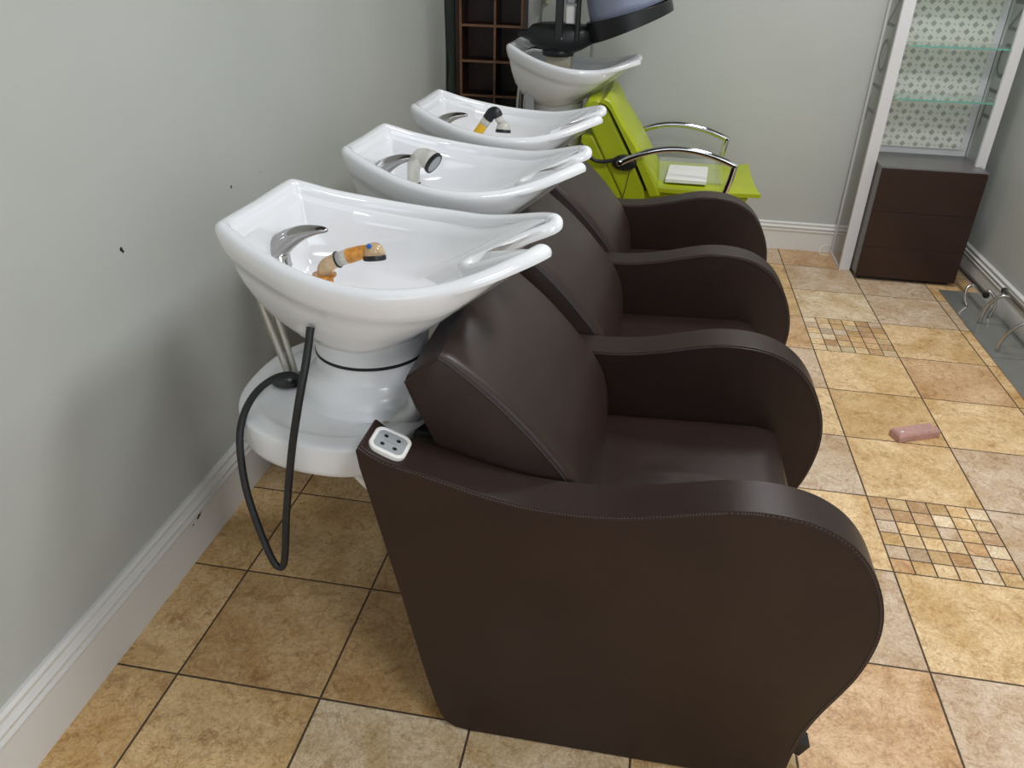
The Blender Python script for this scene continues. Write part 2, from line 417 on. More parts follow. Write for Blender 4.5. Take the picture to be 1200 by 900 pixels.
# skirting boards: stepped moulding profile (distance from wall, height fraction)
SK = [(0, 0), (0.015, 0), (0.015, 0.66), (0.019, 0.68), (0.020, 0.72), (0.013, 0.74), (0.011, 0.775), (0.019, 0.80), (0.020, 0.835), (0.012, 0.86), (0.009, 0.895), (0.013, 0.92), (0.014, 0.965), (0.008, 1.0), (0, 1.0)]
def skirt(name, p0, p1, nrm, h, m='skirting'):
    bm = B()
    loft(bm, [[(p[0]+nrm[0]*d, p[1]+nrm[1]*d, z*h) for d, z in SK] for p in (p0, p1)])
    return tag(link(name, bm, m, None, False), kind='structure')
M['skirting_left'] = wall_mat('white_skirting_chipped', (0.72, 0.71, 0.68), [((0, 0, 0), 0.0001)])
skirt('baseboard_far', (XL, YF), (XR, YF), (0, -1), 0.150)
skirt('baseboard_right', (XR, YB), (XR, YF-0.021), (-1, 0), 0.150)
bl = skirt('baseboard_left', (XL, YB), (XL, YF-0.021), (1, 0), 0.176)
bm = B()
for (y, z, r) in ((0.383, 0.119, 0.0045), (0.376, 0.116, 0.004), (0.391, 0.122, 0.003), (0.352, 0.112, 0.0028)):
    vs = bmesh.ops.create_icosphere(bm, subdivisions=2, radius=r)['verts']
    bmesh.ops.scale(bm, verts=vs, vec=(0.35, 1.3, 0.7)); bmesh.ops.translate(bm, verts=vs, vec=(XL+0.0182, y, z-.004))
link('chipped_spot', bm, 'rubber', bl)
# boxed-in panel strip on the far wall behind the hood dryer
bm = B(); box(bm, 0.30, 0.555, YF-0.012, YF, 0.15, 2.3)
tag(link('trim_1', bm, 'wall', None, False, (bev(0.002, 1),)), kind='structure')
bm = B(); box(bm, 0.558, 0.570, YF-0.008, YF, 0.15, 2.3)
tag(link('trim_2', bm, 'grey_plastic', None, False), kind='structure')

# ceiling panel lights
for i, (x, y) in enumerate(LIGHTS):
    t = thing('ceiling_light', (x, y, CEIL), ['square ceiling light panel above the brown chairs', 'square ceiling light panel nearest the display tower', 'square ceiling light panel behind the camera'][i], 'ceiling light', 'ceiling light panels')
    bm = B()
    for (a0, a1, c0, c1) in ((-.28, .28, -.28, -.25), (-.28, .28, .25, .28), (-.28, -.25, -.25, .25), (.25, .28, -.25, .25)):
        box(bm, x+a0, x+a1, y+c0, y+c1, CEIL-0.03, CEIL)
    link('frame', bm, 'white_paint', t, False)
    bm = B(); box(bm, x-.25, x+.25, y-.25, y+.25, CEIL-0.015, CEIL-0.005); link('diffuser', bm, 'diffuser', t, False)

# ================================================================== BASIN (shared by all four wash units)
# half outline of the rim, seen from above: (x, y, z) ; y=0 is the centre line of the unit
CX = 0.40
def rim_outline():
    half = [(.160, 0.0, .978), (.160, .075, .979), (.163, .135, .981), (.172, .158, .982), (.195, .172, .975), (.25, .197, .955), (.33, .228, .935), (.42, .244, .921), (.50, .240, .917), (.58, .213, .921),
            (.65, .180, .937), (.705, .144, .955), (.737, .115, .965), (.752, .092, .968), (.752, .072, .964), (.738, .058, .957), (.690, .041, .939), (.640, .026, .916), (.600, .012, .896), (.588, 0.0, .890)]
    full = [Vector(p) for p in half] + [Vector((p[0], -p[1], p[2])) for p in half[-2:0:-1]]
    pts = cr(full, 10, True)
    # resample evenly
    L_ = [0.0]
    for i in range(len(pts)): L_.append(L_[-1]+(pts[(i+1) % len(pts)]-pts[i]).length)
    n = 220; out = []; j = 0
    for k in range(n):
        d = L_[-1]*k/n
        while L_[j+1] < d: j += 1
        t = (d-L_[j])/(L_[j+1]-L_[j]); out.append(pts[j].lerp(pts[(j+1) % len(pts)], t))
    return out
RIM = rim_outline()
def offset2(pts, d, iters=3):
    """inward offset in plan (positive d = inward), smoothed"""
    n = len(pts); out = []
    for i in range(n):
        t = pts[(i+1) % n]-pts[i-1]; nn = Vector((t.y, -t.x, 0))
        nn.normalize(); out.append(pts[i].copy()+nn*(d[i] if isinstance(d, list) else d))
    for _ in range(iters):
        out = [(out[i-1]+out[i]*2+out[(i+1) % n])/4 for i in range(n)]
    return out
_a = sum(RIM[i].x*RIM[(i+1) % len(RIM)].y-RIM[(i+1) % len(RIM)].x*RIM[i].y for i in range(len(RIM)))
SGN = -1 if _a > 0 else 1        # makes positive offsets point inward
def ellipse_match(pts, cx, rx, ry, z, p=2.0):
    """target loop: superellipse at the polar angle spread evenly over the point index so no fold-over happens in the notch"""
    n = len(pts); out = []
    # cumulative angle by arclength of a simplified convex outline
    ang = []
    for v in pts:
        ang.append(math.atan2(v.y, v.x-cx))
    # notch points: distribute angles monotonically
    half = n//2
    a0 = [abs(a) for a in ang]
    for k, v in enumerate(pts):
        i = k if k <= half else n-k
        sgn = 1 if k <= half else -1
        f = i/half                         # 0 back centre .. 1 notch root
        a = math.pi*(1-f)
        c, s_ = math.cos(a), math.sin(a)
        out.append(Vector((cx+rx*math.copysign(abs(c)**(2/p), c), sgn*ry*abs(s_)**(2/p), z)))
    return out
def mixl(a, b_, t, tz=None):
    tz = t if tz is None else tz
    return [Vector((p.x*(1-t)+q.x*t, p.y*(1-t)+q.y*t, p.z*(1-tz)+q.z*tz)) for p, q in zip(a, b_)]
def make_basin_mesh(parent, yc):
    bm = B()
    W = 0.0145   # lip half width
    outer_t = ellipse_match(RIM, .385, .100, .100, .730)
    inner_t = ellipse_match(RIM, .375, .150, .130, .805, 2.3)
    rings = []
    def lifted(d, dz, it=2):
        o = offset2(RIM, SGN*d, it)
        return [Vector((p.x, p.y, p.z+dz)) for p in o]
    n = len(RIM); half = n//2
    apex = max(range(half), key=lambda i: RIM[i].x+RIM[i].y*0.3)
    NF = []
    for k in range(n):
        i = k if k <= half else n-k
        NF.append(sstep((i-apex)/(half-apex)*2.2) if i > apex else 0.0)
    def notch(pts, q, dz):
        """close the neck notch progressively below the rim: flanks run down to a trough on the centre line"""
        return [Vector((p.x, p.y*(1-q*f), p.z-dz*f)) for p, f in zip(pts, NF)]
    TIP = []
    for k in range(n):
        TIP.append(sstep((RIM[k].x-.56)/.18))
    def outer(d, dz, q, nz, it=2):
        """ring on the outside wall; near the two tips the wall is thinner and drawn back"""
        o = offset2(RIM, SGN*d, it)
        o = [Vector((p.x-abs(dz)*(0.35+.9*f)*t, p.y, p.z+dz*(1-.42*t)*(1-.45*f))) for p, t, f in zip(o, TIP, NF)]
        return notch(o, q, nz*.2)
    crease = outer(0.016, -0.062, 0.93, .012, 4)
    prof = [(0.985, 1.0), (0.95, .99), (0.85, 0.955), (0.70, 0.89), (0.54, 0.79), (0.38, 0.64), (0.23, 0.46), (0.12, 0.28), (.05, .13)]
    rings.append(ellipse_match(RIM, .385, .095, .095, .700))
    for t, tz in prof:
        m_ = []
        for k in range(n):
            wv = max(sstep((RIM[k].x-.44)/.26), NF[k]); z_ = tz*(1-wv)+(t**.95)*wv
            a_, b2 = crease[k], outer_t[k]
            m_.append(Vector((a_.x*(1-t)+b2.x*t, a_.y*(1-t)+b2.y*t, a_.z*(1-z_)+b2.z*z_)))
        rings.append(m_)
    rings.append(crease)
    rings.append(outer(0.0120, -0.0585, 0.90, .011, 4))
    rings.append(outer(0.0075, -0.046, 0.66, .008, 3))
    rings.append(outer(0.0030, -0.033, 0.40, .005, 2))
    rings.append(outer(0.0005, -0.022, 0.18, .002, 2))
    for a in (195, 170, 150, 130, 110, 90, 70, 50, 25, 0):
        rr = math.radians(a)
        o = offset2(RIM, [SGN*(W+.0028*t)*(1+math.cos(rr)) for t in TIP], 1)
        rings.append([Vector((p.x, p.y, p.z+(W+.002*t)*(math.sin(rr)-1))) for p, t in zip(o, TIP)])
    def inner(d, dz, it):
        return [Vector((p.x, p.y, p.z-dz*.62*t)) for p, t in zip(lifted(d, dz, it), TIP)]
    ledge = inner(0.040, -0.034, 6)
    rings.append(inner(0.030, -0.024, 3)); rings.append(ledge)
    for t, tz in ((0.06, .22), (0.13, .42), (0.24, .62), (0.38, .79), (0.56, .91), (0.78, .975), (1.0, 1.0)):
        m_ = []
        for k in range(n):
            wv = max(sstep((RIM[k].x-.48)/.24), NF[k]); z_ = tz*(1-wv)+(t**1.05)*wv
            a_, b2 = ledge[k], inner_t[k]
            m_.append(Vector((a_.x*(1-t)+b2.x*t, a_.y*(1-t)+b2.y*t, a_.z*(1-z_)+b2.z*z_)))
        rings.append(m_)
    for k in (0.75, 0.45, 0.15): rings.append([Vector((.375+(p.x-.375)*k, p.y*k, .805-0.006*(1-k))) for p in inner_t])
    loft(bm, rings, 0, True, True)
    bmesh.ops.translate(bm, verts=bm.verts, vec=(0, yc, 0))
    return link('basin', bm, 'ceramic', parent)

def make_faucet(parent, yc, fx=.203, z=.795):
    bm = B()
    lathe(bm, [(0.030, z-.01), (0.030, z+.004), (0.0245, z+.008), (0.0245, z+.050), (0.0262, z+.053), (0.0262, z+.057), (0.0245, z+.060), (0.024, z+.078), (0.018, z+.088), (.008, z+.092)], fx, yc, 32)
    f = link('faucet', bm, 'chrome', parent)
    bm = B()      # curved horn-like lever
    key = [((fx-.023, z+.058), .021), ((fx-.013, z+.077), .0275), ((fx+.006, z+.095), .0270), ((fx+.030, z+.113), .0225), ((fx+.058, z+.127), .0165), ((fx+.086, z+.134), .0105), ((fx+.103, z+.135), .0068), ((fx+.109, z+.134), .003)]
    P3 = cr([(a[0], a[1], r) for a, r in key], 5)
    tube(bm, [(p.x, yc, p.y) for p in P3], [max(.0015, p.z) for p in P3], 18, flat=(0.85, 1.0), up=(0, 0, 1))
    link('faucet_lever', bm, 'chrome_dark', f)
    bm = B(); vs = bmesh.ops.create_icosphere(bm, subdivisions=2, radius=0.004)['verts']; bmesh.ops.translate(bm, verts=vs, vec=(fx-.006, yc-.0265, z+.082)); link('faucet_screw', bm, 'chrome', f)
    return f

# ================================================================== BROWN WASH UNIT
YC = 0.32; PITCH = 0.595; ARM_T = 0.085
ARM_PROFILE_TOP = [(.470, .672), (.478, .684), (.495, .672), (.530, .656), (.590, .641), (.686, .616), (.745, .605), (.804, .601), (.862, .602), (.920, .608), (.986, .622), (1.045, .637), (1.100, .648), (1.155, .650), (1.206, .643), (1.250, .626), (1.290, .597), (1.325, .552), (1.350, .497), (1.362, .440), (1.361, .385), (1.350, .325), (1.333, .275), (1.310, .215), (1.294, .160), (1.285, .100), (1.281, .050), (1.279, .012)]
def arm_poly():
    top = [(p.x, p.y) for p in cr([(a, b_, 0) for a, b_ in ARM_PROFILE_TOP], 4)]
    bot = [(1.24, .006), (1.0, .006), (.66, .006), (.632, .010), (.612, .022), (.600, .045), (.592, .075), (.573, .155), (.530, .375), (.494, .548), (.474, .640)]
    return top+bot
def make_armrest(parent, y0):
    bm = B(); extrude_xz(bm, arm_poly(), y0, y0+ARM_T)
    a = link('armrest', bm, 'leather', parent, True, (bev(0.007, 4, 30),))
    a.data.set_sharp_from_angle(angle=math.radians(60))
    # corded seam along both top edges
    for yy in (y0-0.0005, y0+ARM_T+0.0005):
        s_ = 1 if yy > y0+0.01 else -1
        bm = B(); pts = [(p.x, yy-s_*0.001, p.y-0.0065) for p in cr([(x, z, 0) for x, z in ARM_PROFILE_TOP[1:-2]], 6)]
        # push along the curve's inward normal
        q = []
        for i, p in enumerate(pts):
            t = Vector(pts[min(i+1, len(pts)-1)])-Vector(pts[max(i-1, 0)]); nn = Vector((t.z, 0, -t.x)).normalized()
            q.append(Vector((p[0], p[1], p[2]+0.0065))+nn*0.0068)
        tube(bm, q, 0.0016, 6)
        link('seam', bm, 'piping', a)
        # light stitch row just above the seam, on the bevelled edge
        bm = B()
        cum = 0
        last = None
        for i in range(len(q)-1):
            p0, p1 = q[i], q[i+1]; seg = (p1-p0).length; k = max(1, int(seg/0.0045))
            for j in range(k):
                c = p0.lerp(p1, (j+0.5)/k); t = (p1-p0).normalized(); nn = Vector((t.z, 0, -t.x))
                cc = c - nn*0.0026 + Vector((0, s_*0.0005, 0))
                a_ = cc - t*0.0011; b2 = cc + t*0.0011
                tube(bm, [a_, b2], 0.0009, 4)
        link('stitching', bm, 'thread', a)
    return a

def make_seat(parent, yc, x0=.80, x1=1.262, zt=.448, half=.2535, mname='leather'):
    bm = B(); nx, ny = 46, 26
    def top(u, v):
        x = x0+(x1-x0)*u; y = -half+2*half*v
        e = min(1.0, (1-abs(2*v-1))/0.16); ef = min(1.0, (1-u)/0.14)
        z = zt-0.026+0.026*math.sqrt(max(0, 1-(1-e)**2))
        z -= 0.035*(1-math.sqrt(max(0, 1-(1-ef)**2)))
        z += 0.018*u + 0.006*math.sin(math.pi*v)*math.sin(math.pi*u)
        # pinched wrinkles across the middle of the cushion
        for (cx_, cy_, l_, w_, h_, sl) in ((1.03, -.02, .09, .0055, .0035, .10), (1.01, .035, .08, .005, .0026, -.08), (1.06, -.075, .07, .006, .0028, .20), (.99, -.05, .05, .005, .0022, .15)):
            dx = x-cx_; dy = y-cy_-sl*dx
            z -= h_*math.exp(-(dx/l_)**2-(dy/w_)**2)
            z += h_*0.8*math.exp(-(dx/l_)**2-((dy-0.012)/w_/1.4)**2)
        return Vector((x, yc+y, z))
    G = [[bm.verts.new(top(i/nx, j/ny)) for j in range(ny+1)] for i in range(nx+1)]
    for i in range(nx):
        for j in range(ny): bm.faces.new((G[i][j], G[i+1][j], G[i+1][j+1], G[i][j+1]))
    loop = [G[i][0] for i in range(nx+1)]+[G[nx][j] for j in range(1, ny+1)]+[G[i][ny] for i in range(nx-1, -1, -1)]+[G[0][j] for j in range(ny-1, 0, -1)]
    lo1 = [bm.verts.new((v.co.x+(0.006 if v.co.x > x1-0.001 else 0), v.co.y, min(v.co.z-0.02, zt-0.04))) for v in loop]
    lo2 = [bm.verts.new((v.co.x, v.co.y, zt-0.125)) for v in loop]
    n = len(loop)
    for a, b_ in ((loop, lo1), (lo1, lo2)):
        for i in range(n): bm.faces.new((a[i], b_[i], b_[(i+1) % n], a[(i+1) % n]))
    bm.faces.new(lo2)
    return link('seat', bm, mname, parent)

BACK_SEAM = [(.590, .812), (.610, .800), (.652, .767), (.696, .729), (.740, .685), (.779, .641), (.812, .600), (.838, .555), (.852, .505), (.858, .45), (.856, .40)]
def make_back(parent, yc):
    half = 0.245
    # side polygon with a bowed front; the front crowns outwards toward the middle
    front = cr([(a, 0, b_) for a, b_ in BACK_SEAM], 3)
    rear = [Vector((.800, 0, .385)), Vector((.700, 0, .42)), Vector((.620, 0, .54)), Vector((.578, 0, .65)), Vector((.552, 0, .705)), Vector((.530, 0, .758)), Vector((.535, 0, .772)), Vector((.575, 0, .806))]
    bm = B(); rings = []
    nf = len(front)
    for j, v in enumerate([0, .0, .006, .015, .03, .05, .12, .25, .4, .5, .6, .75, .88, .95, .97, .985, .994, 1.0, 1.0]):
        y = -half+2*half*v
        e = min(v, 1-v)*2*half          # distance from the side edge
        bulge = 0.014*math.sqrt(max(0, 1-(1-min(1, e/0.022))**2)) + 0.010*math.sin(math.pi*v)
        rg = []
        for i, p in enumerate(front):
            t = front[min(i+1, nf-1)]-front[max(i-1, 0)]; nn = Vector((-t.z, 0, t.x)).normalized()
            if nn.x < 0: nn = -nn
            k = math.sin(math.pi*min(1, max(0, (i+1.5)/(nf+1))))**0.35
            q = p+nn*bulge*k; rg.append((q.x, yc+y, q.z))
        for p in rear: rg.append((p.x, yc+y, p.z))
        rings.append(rg)
    loft(bm, rings[1:-1])
    b_ = link('backrest', bm, 'leather', parent)
    for sgn in (-1, 1):
        bm = B(); pts = [(p.x, yc+sgn*(half+0.0005), p.z) for p in cr([(.552, 0, .705), (.531, 0, .760), (.590, 0, .811)], 1)+front]
        tube(bm, pts, 0.0018, 6); link('seam', bm, 'piping', b_)
    return b_

def make_support(parent, yc, gx=0.0):
    # white cantilevered shroud with a flared column and a black gasket ring
    bm = B(); n = 80; rings = []
    def plan(k, rx0, rx1, ry, z, cx=.36):
        a = 2*math.pi*k/n; c, s_ = math.cos(a), math.sin(a)
        rx = rx1 if c > 0 else rx0
        return (cx+rx*math.copysign(abs(c)**0.9, c), yc+ry*math.copysign(abs(s_)**0.82, s_), z)
    for (d, z) in ((0.030, .532), (0.008, .533), (0.003, .537), (0.0, .548), (0.0, .594), (0.0012, .598), (0.0045, .601), (0.012, .6025), (0.030, .6045), (0.036, .6045), (0.041, .601), (0.052, .600), (0.085, .600)):
        rings.append([plan(k, (.242-d), .185-d, .248-d, z) for k in range(n)])
    c0 = []
    for (r, z) in ((.152, .602), (.149, .606), (.147, .618), (.143, .632), (.134, .644), (.120, .654), (.114, .666), (.112, .694)):
        rings.append([(.385+r*math.cos(2*math.pi*k/n), yc+r*math.sin(2*math.pi*k/n), z) for k in range(n)])
    # blend the last tray ring to the column ring
    loft(bm, rings)
    s_ = link('support_shroud', bm, 'shroud', parent)
    bm = B(); lathe(bm, [(.110, .692), (.1145, .694), (.1145, .6985), (.110, .7005)], .385, yc, 64); link('gasket', bm, 'rubber', s_)
    bm = B(); lathe(bm, [(.113, .700), (.114, .715), (.116, .730), (.122, .746)], .385, yc, 64); link('collar', bm, 'shroud', s_)
    bm = B(); lathe(bm, [(0.005, .6045), (.034, .6062), (.038, .6072), (.034, .6080), (.030, .6074)], .208, yc-.028, 32); link('hose_opening', bm, 'black', s_)
    bm = B(); lathe(bm, [(0.002, .6040), (.0055, .6055), (.004, .6065)], .455, yc-.145, 16); link('screw_cap', bm, 'beige', s_)
    # bracket tying shroud to the chair back
    bm = B(); pts = cr([(.44, yc-.10, .585), (.50, yc-.10, .615), (.520, yc-.10, .665), (.565, yc-.10, .72)], 5)
    tube(bm, pts, 0.032, 16, flat=(0.7, 1.1)); link('bracket', bm, 'bracket', parent)
    bm = B(); tube(bm, [(p.x, 2*yc-p.y, p.z) for p in pts], 0.032, 16, flat=(0.7, 1.1)); link('bracket', bm, 'bracket', parent)
    bm = B(); box(bm, .47, .62, yc-.16, yc+.16, .40, .60)
    link('back_bracket', bm, 'black', parent, False, (bev(0.01, 2),))

def make_chair(parent, yc):
    make_seat(parent, yc); make_back(parent, yc)
    bm = B(); box(bm, .62, 1.235, yc-.2535, yc+.2535, .015, .335); link('seat_base', bm, 'leather', parent, True, (bev(0.012, 3),))

def supply_hoses(parent, yc):
    for k, (dx, dy) in enumerate(((0, 0), (.012, .012))):
        bm = B()
        tube(bm, cr([(.162+dx*1.3, yc-.03+dy, .82), (.178+dx*1.3, yc-.03+dy, .742), (.194+dx, yc-.03+dy, .676), (.207+dx*.7, yc-.03+dy, .618), (.212+dx*.5, yc-.028+dy, .57)], 5), 0.0075, 12)
        link('supply_hose', bm, 'hose_metal', parent)

def ray_pt(p): return p
def black_hose(parent, yc):
    bm = B()
    raw = [(.232, .285, .60), (.231, .268, .632), (.211, .232, .645), (.190, .188, .636), (.182, .140, .611), (.184, .105, .568), (.195, .080, .483), (.219, .062, .397), (.242, .052, .330), (.256, .050, .313), (.270, .050, .335), (.290, .050, .459), (.318, .050, .601), (.343, .055, .710), (.352, .082, .775), (.352, .115, .825)]
    tube(bm, cr([(x, y+yc-.32, z) for x, y, z in raw], 6), 0.0072, 12)
    return link('hose', bm, 'rubber', parent)

# ---- prototype = the middle unit of the row built at unit-1 place, then copied
LAB = ['brown leather hair wash chair with white basin, nearest the camera, black hose looping down',
       'brown leather hair wash chair with white basin, middle of the three brown ones',
       'brown leather hair wash chair with white basin, farthest brown one, beside the green chair']
unit1 = thing('hair_wash_chair', (0.9, YC, 0), LAB[0], 'salon chair', 'brown hair wash chairs in a row along the wall')
make_chair(unit1, YC)
make_armrest(unit1, YC+PITCH/2-ARM_T/2)
make_basin = make_basin_mesh(unit1, YC)
make_support(unit1, YC); supply_hoses(unit1, YC); make_faucet(unit1, YC); black_hose(unit1, YC)
units = [unit1]
for i in (1, 2):
    u = copy_tree(unit1); u.location = (0.9+(0.004 if i == 1 else 0.0), YC+PITCH*i, 0); u['label'] = LAB[i]; units.append(u)
# the first unit also carries the outer arm with its socket plate
arm1 = make_armrest(unit1, YC-PITCH/2-ARM_T/2)
arm1['label'] = 'outer armrest with wide flat side and socket plate'
def socket_plate():
    c = Vector((.528, .0215, .672)); d = Vector((-.43, 0, 1)).normalized()   # local slope of the arm top
    tx = Vector((1, 0, -.40)).normalized(); ty = Vector((0, 1, 0)); nz = tx.cross(ty)
    if nz.z < 0: nz = -nz
    c = Vector((.516, .022, .6650))
    def rr(bm, a, b_, r, h0, h1, mi=0, hole=None):
        def loop(a, b_, r, h):
            out = []
            for q, (sx, sy) in enumerate(((1, 1), (-1, 1), (-1, -1), (1, -1))):
                for k in range(9):
                    an = math.radians(q*90+k*90/8)
                    out.append(c+tx*(sx*(a-r)+r*math.cos(an))+ty*(sy*(b_-r)+r*math.sin(an))+nz*h)
            return out
        if hole:
            a2, b2, r2 = hole
            rs = [loop(a, b_, r, h0), loop(a, b_, r, h1-0.002), loop(a-0.0018, b_-0.0018, r-0.0018, h1), loop(a2+0.0012, b2+0.0012, r2, h1), loop(a2, b2, r2, h1-0.0015), loop(a2, b2, r2, h0)]
            V = [[bm.verts.new(p) for p in l_] for l_ in rs]; n = len(V[0])
            for i in range(len(V)):
                A, Bq = V[i], V[(i+1) % len(V)]
                for k in range(n): bm.faces.new((A[k], A[(k+1) % n], Bq[(k+1) % n], Bq[k]))
        else: loft(bm, [loop(a, b_, r, h0), loop(a, b_, r, h1)])
    bm = B(); rr(bm, .0335, .0325, .017, -.004, .006, 0, (.0265, .0255, .012)); fr = link('socket_plate', bm, 'white_plastic', arm1)
    bm = B(); rr(bm, .0266, .0256, .012, -.003, .0038); link('socket_face', bm, 'grey_plastic', arm1)
    bm = B()
    for sx in (-1, 1):
        for sy in (-1, 1):
            p = c+tx*sx*.0115+ty*sy*.0115+nz*.0028
            vs = lathe(bm, [(.0040, 0), (.0040, .0014)], 0, 0, 16); orient(bm, vs, p, nz)
    link('socket_hole', bm, 'black', arm1)
    bm = B(); 
    for k in range(7):
        p = c+tx*(-.010+k*.0033)+ty*(0.0)+nz*.0034
        vs = lathe(bm, [(.0008, 0), (.0008, .0006)], 0, 0, 6); orient(bm, vs, p, nz)
    link('socket_marking', bm, 'black', arm1)
socket_plate()
bm = B(); box(bm, 1.296, 1.322, .030, .062, .040, .075, 0, Matrix.Rotation(math.radians(25), 3, 'Y'), (1.30, .045, .05)); link('fabric_tag', bm, 'black', arm1, False)
# pipes under the first shroud
bm = B(); tube(bm, cr([(.37, .16, .54), (.40, .15, .49), (.45, .16, .44), (.54, .20, .40)], 6), .009, 10); link('drain_hose', bm, 'white_plastic', unit1)
bm = B(); tube(bm, cr([(.39, .17, .54), (.415, .165, .49), (.46, .17, .445), (.55, .21, .41)], 6), .006, 10); link('water_hose', bm, 'rubber', unit1)
bm = B(); vs = lathe(bm, [(.012, 0), (.014, .004), (.014, .02), (.006, .024)], 0, 0, 20); orient(bm, vs, (.545, .10, .225), (-1, 0, 0)); link('levelling_knob', bm, 'chrome', unit1)

# ---- the hand showers differ from basin to basin
def joint_ring(bm, c, d, r, h, mi=0):
    vs = lathe(bm, [(r*.9, -h/2), (r, -h/2+.001), (r, h/2-.001), (r*.9, h/2)], 0, 0, 24, mi); orient(bm, vs, c, d)
def head_shape(bm, c, d, mi_body, mi_rim, r=.022):
    """shower rose: domed back, dark rim, perforated disc; d is the spray direction"""
    vs = lathe(bm, [(.002, -r*1.15), (r*.45, -r*1.08), (r*.78, -r*.8), (r*.96, -r*.35), (r, 0)], 0, 0, 28, mi_body); orient(bm, vs, c, d)
    vs = lathe(bm, [(r*1.0, 0), (r*1.06, .002), (r*1.06, .009), (r*.9, .0105), (r*.84, .0095)], 0, 0, 28, mi_rim); orient(bm, vs, c, d)
# 1: amber stained shower, elbow at the bottom, rose lying to the right
yc = YC
bm = B()
joint_ring(bm, (.296, yc, .820), (0, 0, 1), .017, .034, 1); joint_ring(bm, (.296, yc, .8385), (0, 0, 1), .0235, .006, 1)
tube(bm, cr([(.298, yc, .800), (.297, yc, .838), (.300, yc, .855), (.316, yc, .867), (.326, yc, .872)], 5), [.0145]*26 if False else .0145, 16)
hs = link('hand_shower', bm, ['amber', 'rust'], unit1); hs['label'] = 'amber stained hand shower with round rose'
bm = B(); joint_ring(bm, (.327, yc, .8725), (1, 0, .40), .0168, .004); link('joint_ring', bm, 'black', hs)
bm = B(); tube(bm, [(.328, yc, .873), (.350, yc, .882)], .0145, 16, 0); tube(bm, [(.349, yc, .8815), (.372, yc, .890), (.390, yc, .897)], [.0150, .0140, .011], 16, 1); link('shower_handle', bm, ['smoke', 'rust'], hs)
bm = B(); head_shape(bm, (.402, yc, .888), (.12, -.25, -1), 0, 1, .021); h_ = link('shower_head', bm, ['amber', 'black'], hs)
bm = B(); vs = bmesh.ops.create_icosphere(bm, subdivisions=2, radius=.0052)['verts']; bmesh.ops.translate(bm, verts=vs, vec=(.397, yc-.012, .9095)); link('blue_button', bm, 'blue', hs)
# 2: clear/chrome shower standing, rose turned down to the right
yc = YC+PITCH; u = units[1]
bm = B(); ctr = cr([(.305, yc, .868), (.305, yc, .895), (.310, yc, .915), (.326, yc, .931), (.344, yc, .930)], 5)
tube(bm, ctr, [.0165+.0085*sstep((i-4)/(len(ctr)-5)) for i in range(len(ctr))], 20)
hs = link('hand_shower', bm, 'smoke', u); hs['label'] = 'clear hand shower standing upright with black rimmed rose'
bm = B(); joint_ring(bm, (.305, yc, .866), (0, 0, 1), .0182, .004); link('joint_ring', bm, 'black', hs)
bm = B(); joint_ring(bm, (.305, yc, .830), (0, 0, 1), .0172, .070); link('shower_handle', bm, 'satin', hs)
bm = B(); D_ = (1, -.35, -.60); C_ = (.355, yc, .923); head_shape(bm, C_, D_, 0, 1, .0275); vs = lathe(bm, [(.023, .0095), (.001, .0100)], 0, 0, 24, 2); orient(bm, vs, C_, D_); link('shower_head', bm, ['smoke', 'black', 'grey_plastic'], hs)
# 3: white, yellow and black shower leaning, rose beside it
yc = YC+2*PITCH; u = units[2]
bm = B(); tube(bm, [(.300, yc, .812), (.366, yc, .905)], .0150, 16, 0); tube(bm, [(.366, yc, .905), (.380, yc, .925)], .0158, 16, 1)
hs = link('hand_shower', bm, ['yellow', 'smoke'], u); hs['label'] = 'black and yellow hand shower leaning with small rose'
bm = B(); tube(bm, cr([(.378, yc, .922), (.392, yc, .941), (.404, yc, .944), (.412, yc, .930)], 4), .0172, 16); link('shower_handle', bm, 'black', hs)
bm = B(); tube(bm, [(.411, yc, .930), (.424, yc, .912)], .013, 14, 0); head_shape(bm, (.430, yc, .892), (0.0, -.2, -1), 0, 1, .0235); link('shower_head', bm, ['smoke', 'black'], hs)

# ================================================================== GREEN WASH CHAIR
YG = 2.715
gr = thing('hair_wash_chair', (1.0, YG, 0), 'lime green hair wash chair with curved chrome arms and white basin, by the far wall', 'salon chair')
# seat slab with flared front corners
bm = B(); nx, ny = 24, 12; x0, x1 = .93, 1.385; hw = .262
def gs(u, v, top):
    x = x0+(x1-x0)*u; s_ = 2*v-1
    fl = max(0, (u-.75)/.25)
    y = YG+s_*(hw+.018*fl**2)
    x += .012*fl**2*abs(s_)**3
    z = .497-.003*u - .010*abs(s_)**6*(1-fl) if top else .470-.004*u+(.012*fl)
    return (x, y, z)
G = {t: [[bm.verts.new(gs(i/nx, j/ny, t)) for j in range(ny+1)] for i in range(nx+1)] for t in (True, False)}
for t in (True, False):
    for i in range(nx):
        for j in range(ny): bm.faces.new((G[t][i][j], G[t][i+1][j], G[t][i+1][j+1], G[t][i][j+1]))
idx = [(i, 0) for i in range(nx+1)]+[(nx, j) for j in range(1, ny+1)]+[(i, ny) for i in range(nx-1, -1, -1)]+[(0, j) for j in range(ny-1, 0, -1)]
for k in range(len(idx)):
    a, b_ = idx[k], idx[(k+1) % len(idx)]
    bm.faces.new((G[True][a[0]][a[1]], G[False][a[0]][a[1]], G[False][b_[0]][b_[1]], G[True][b_[0]][b_[1]]))
link('seat', bm, 'green', gr)
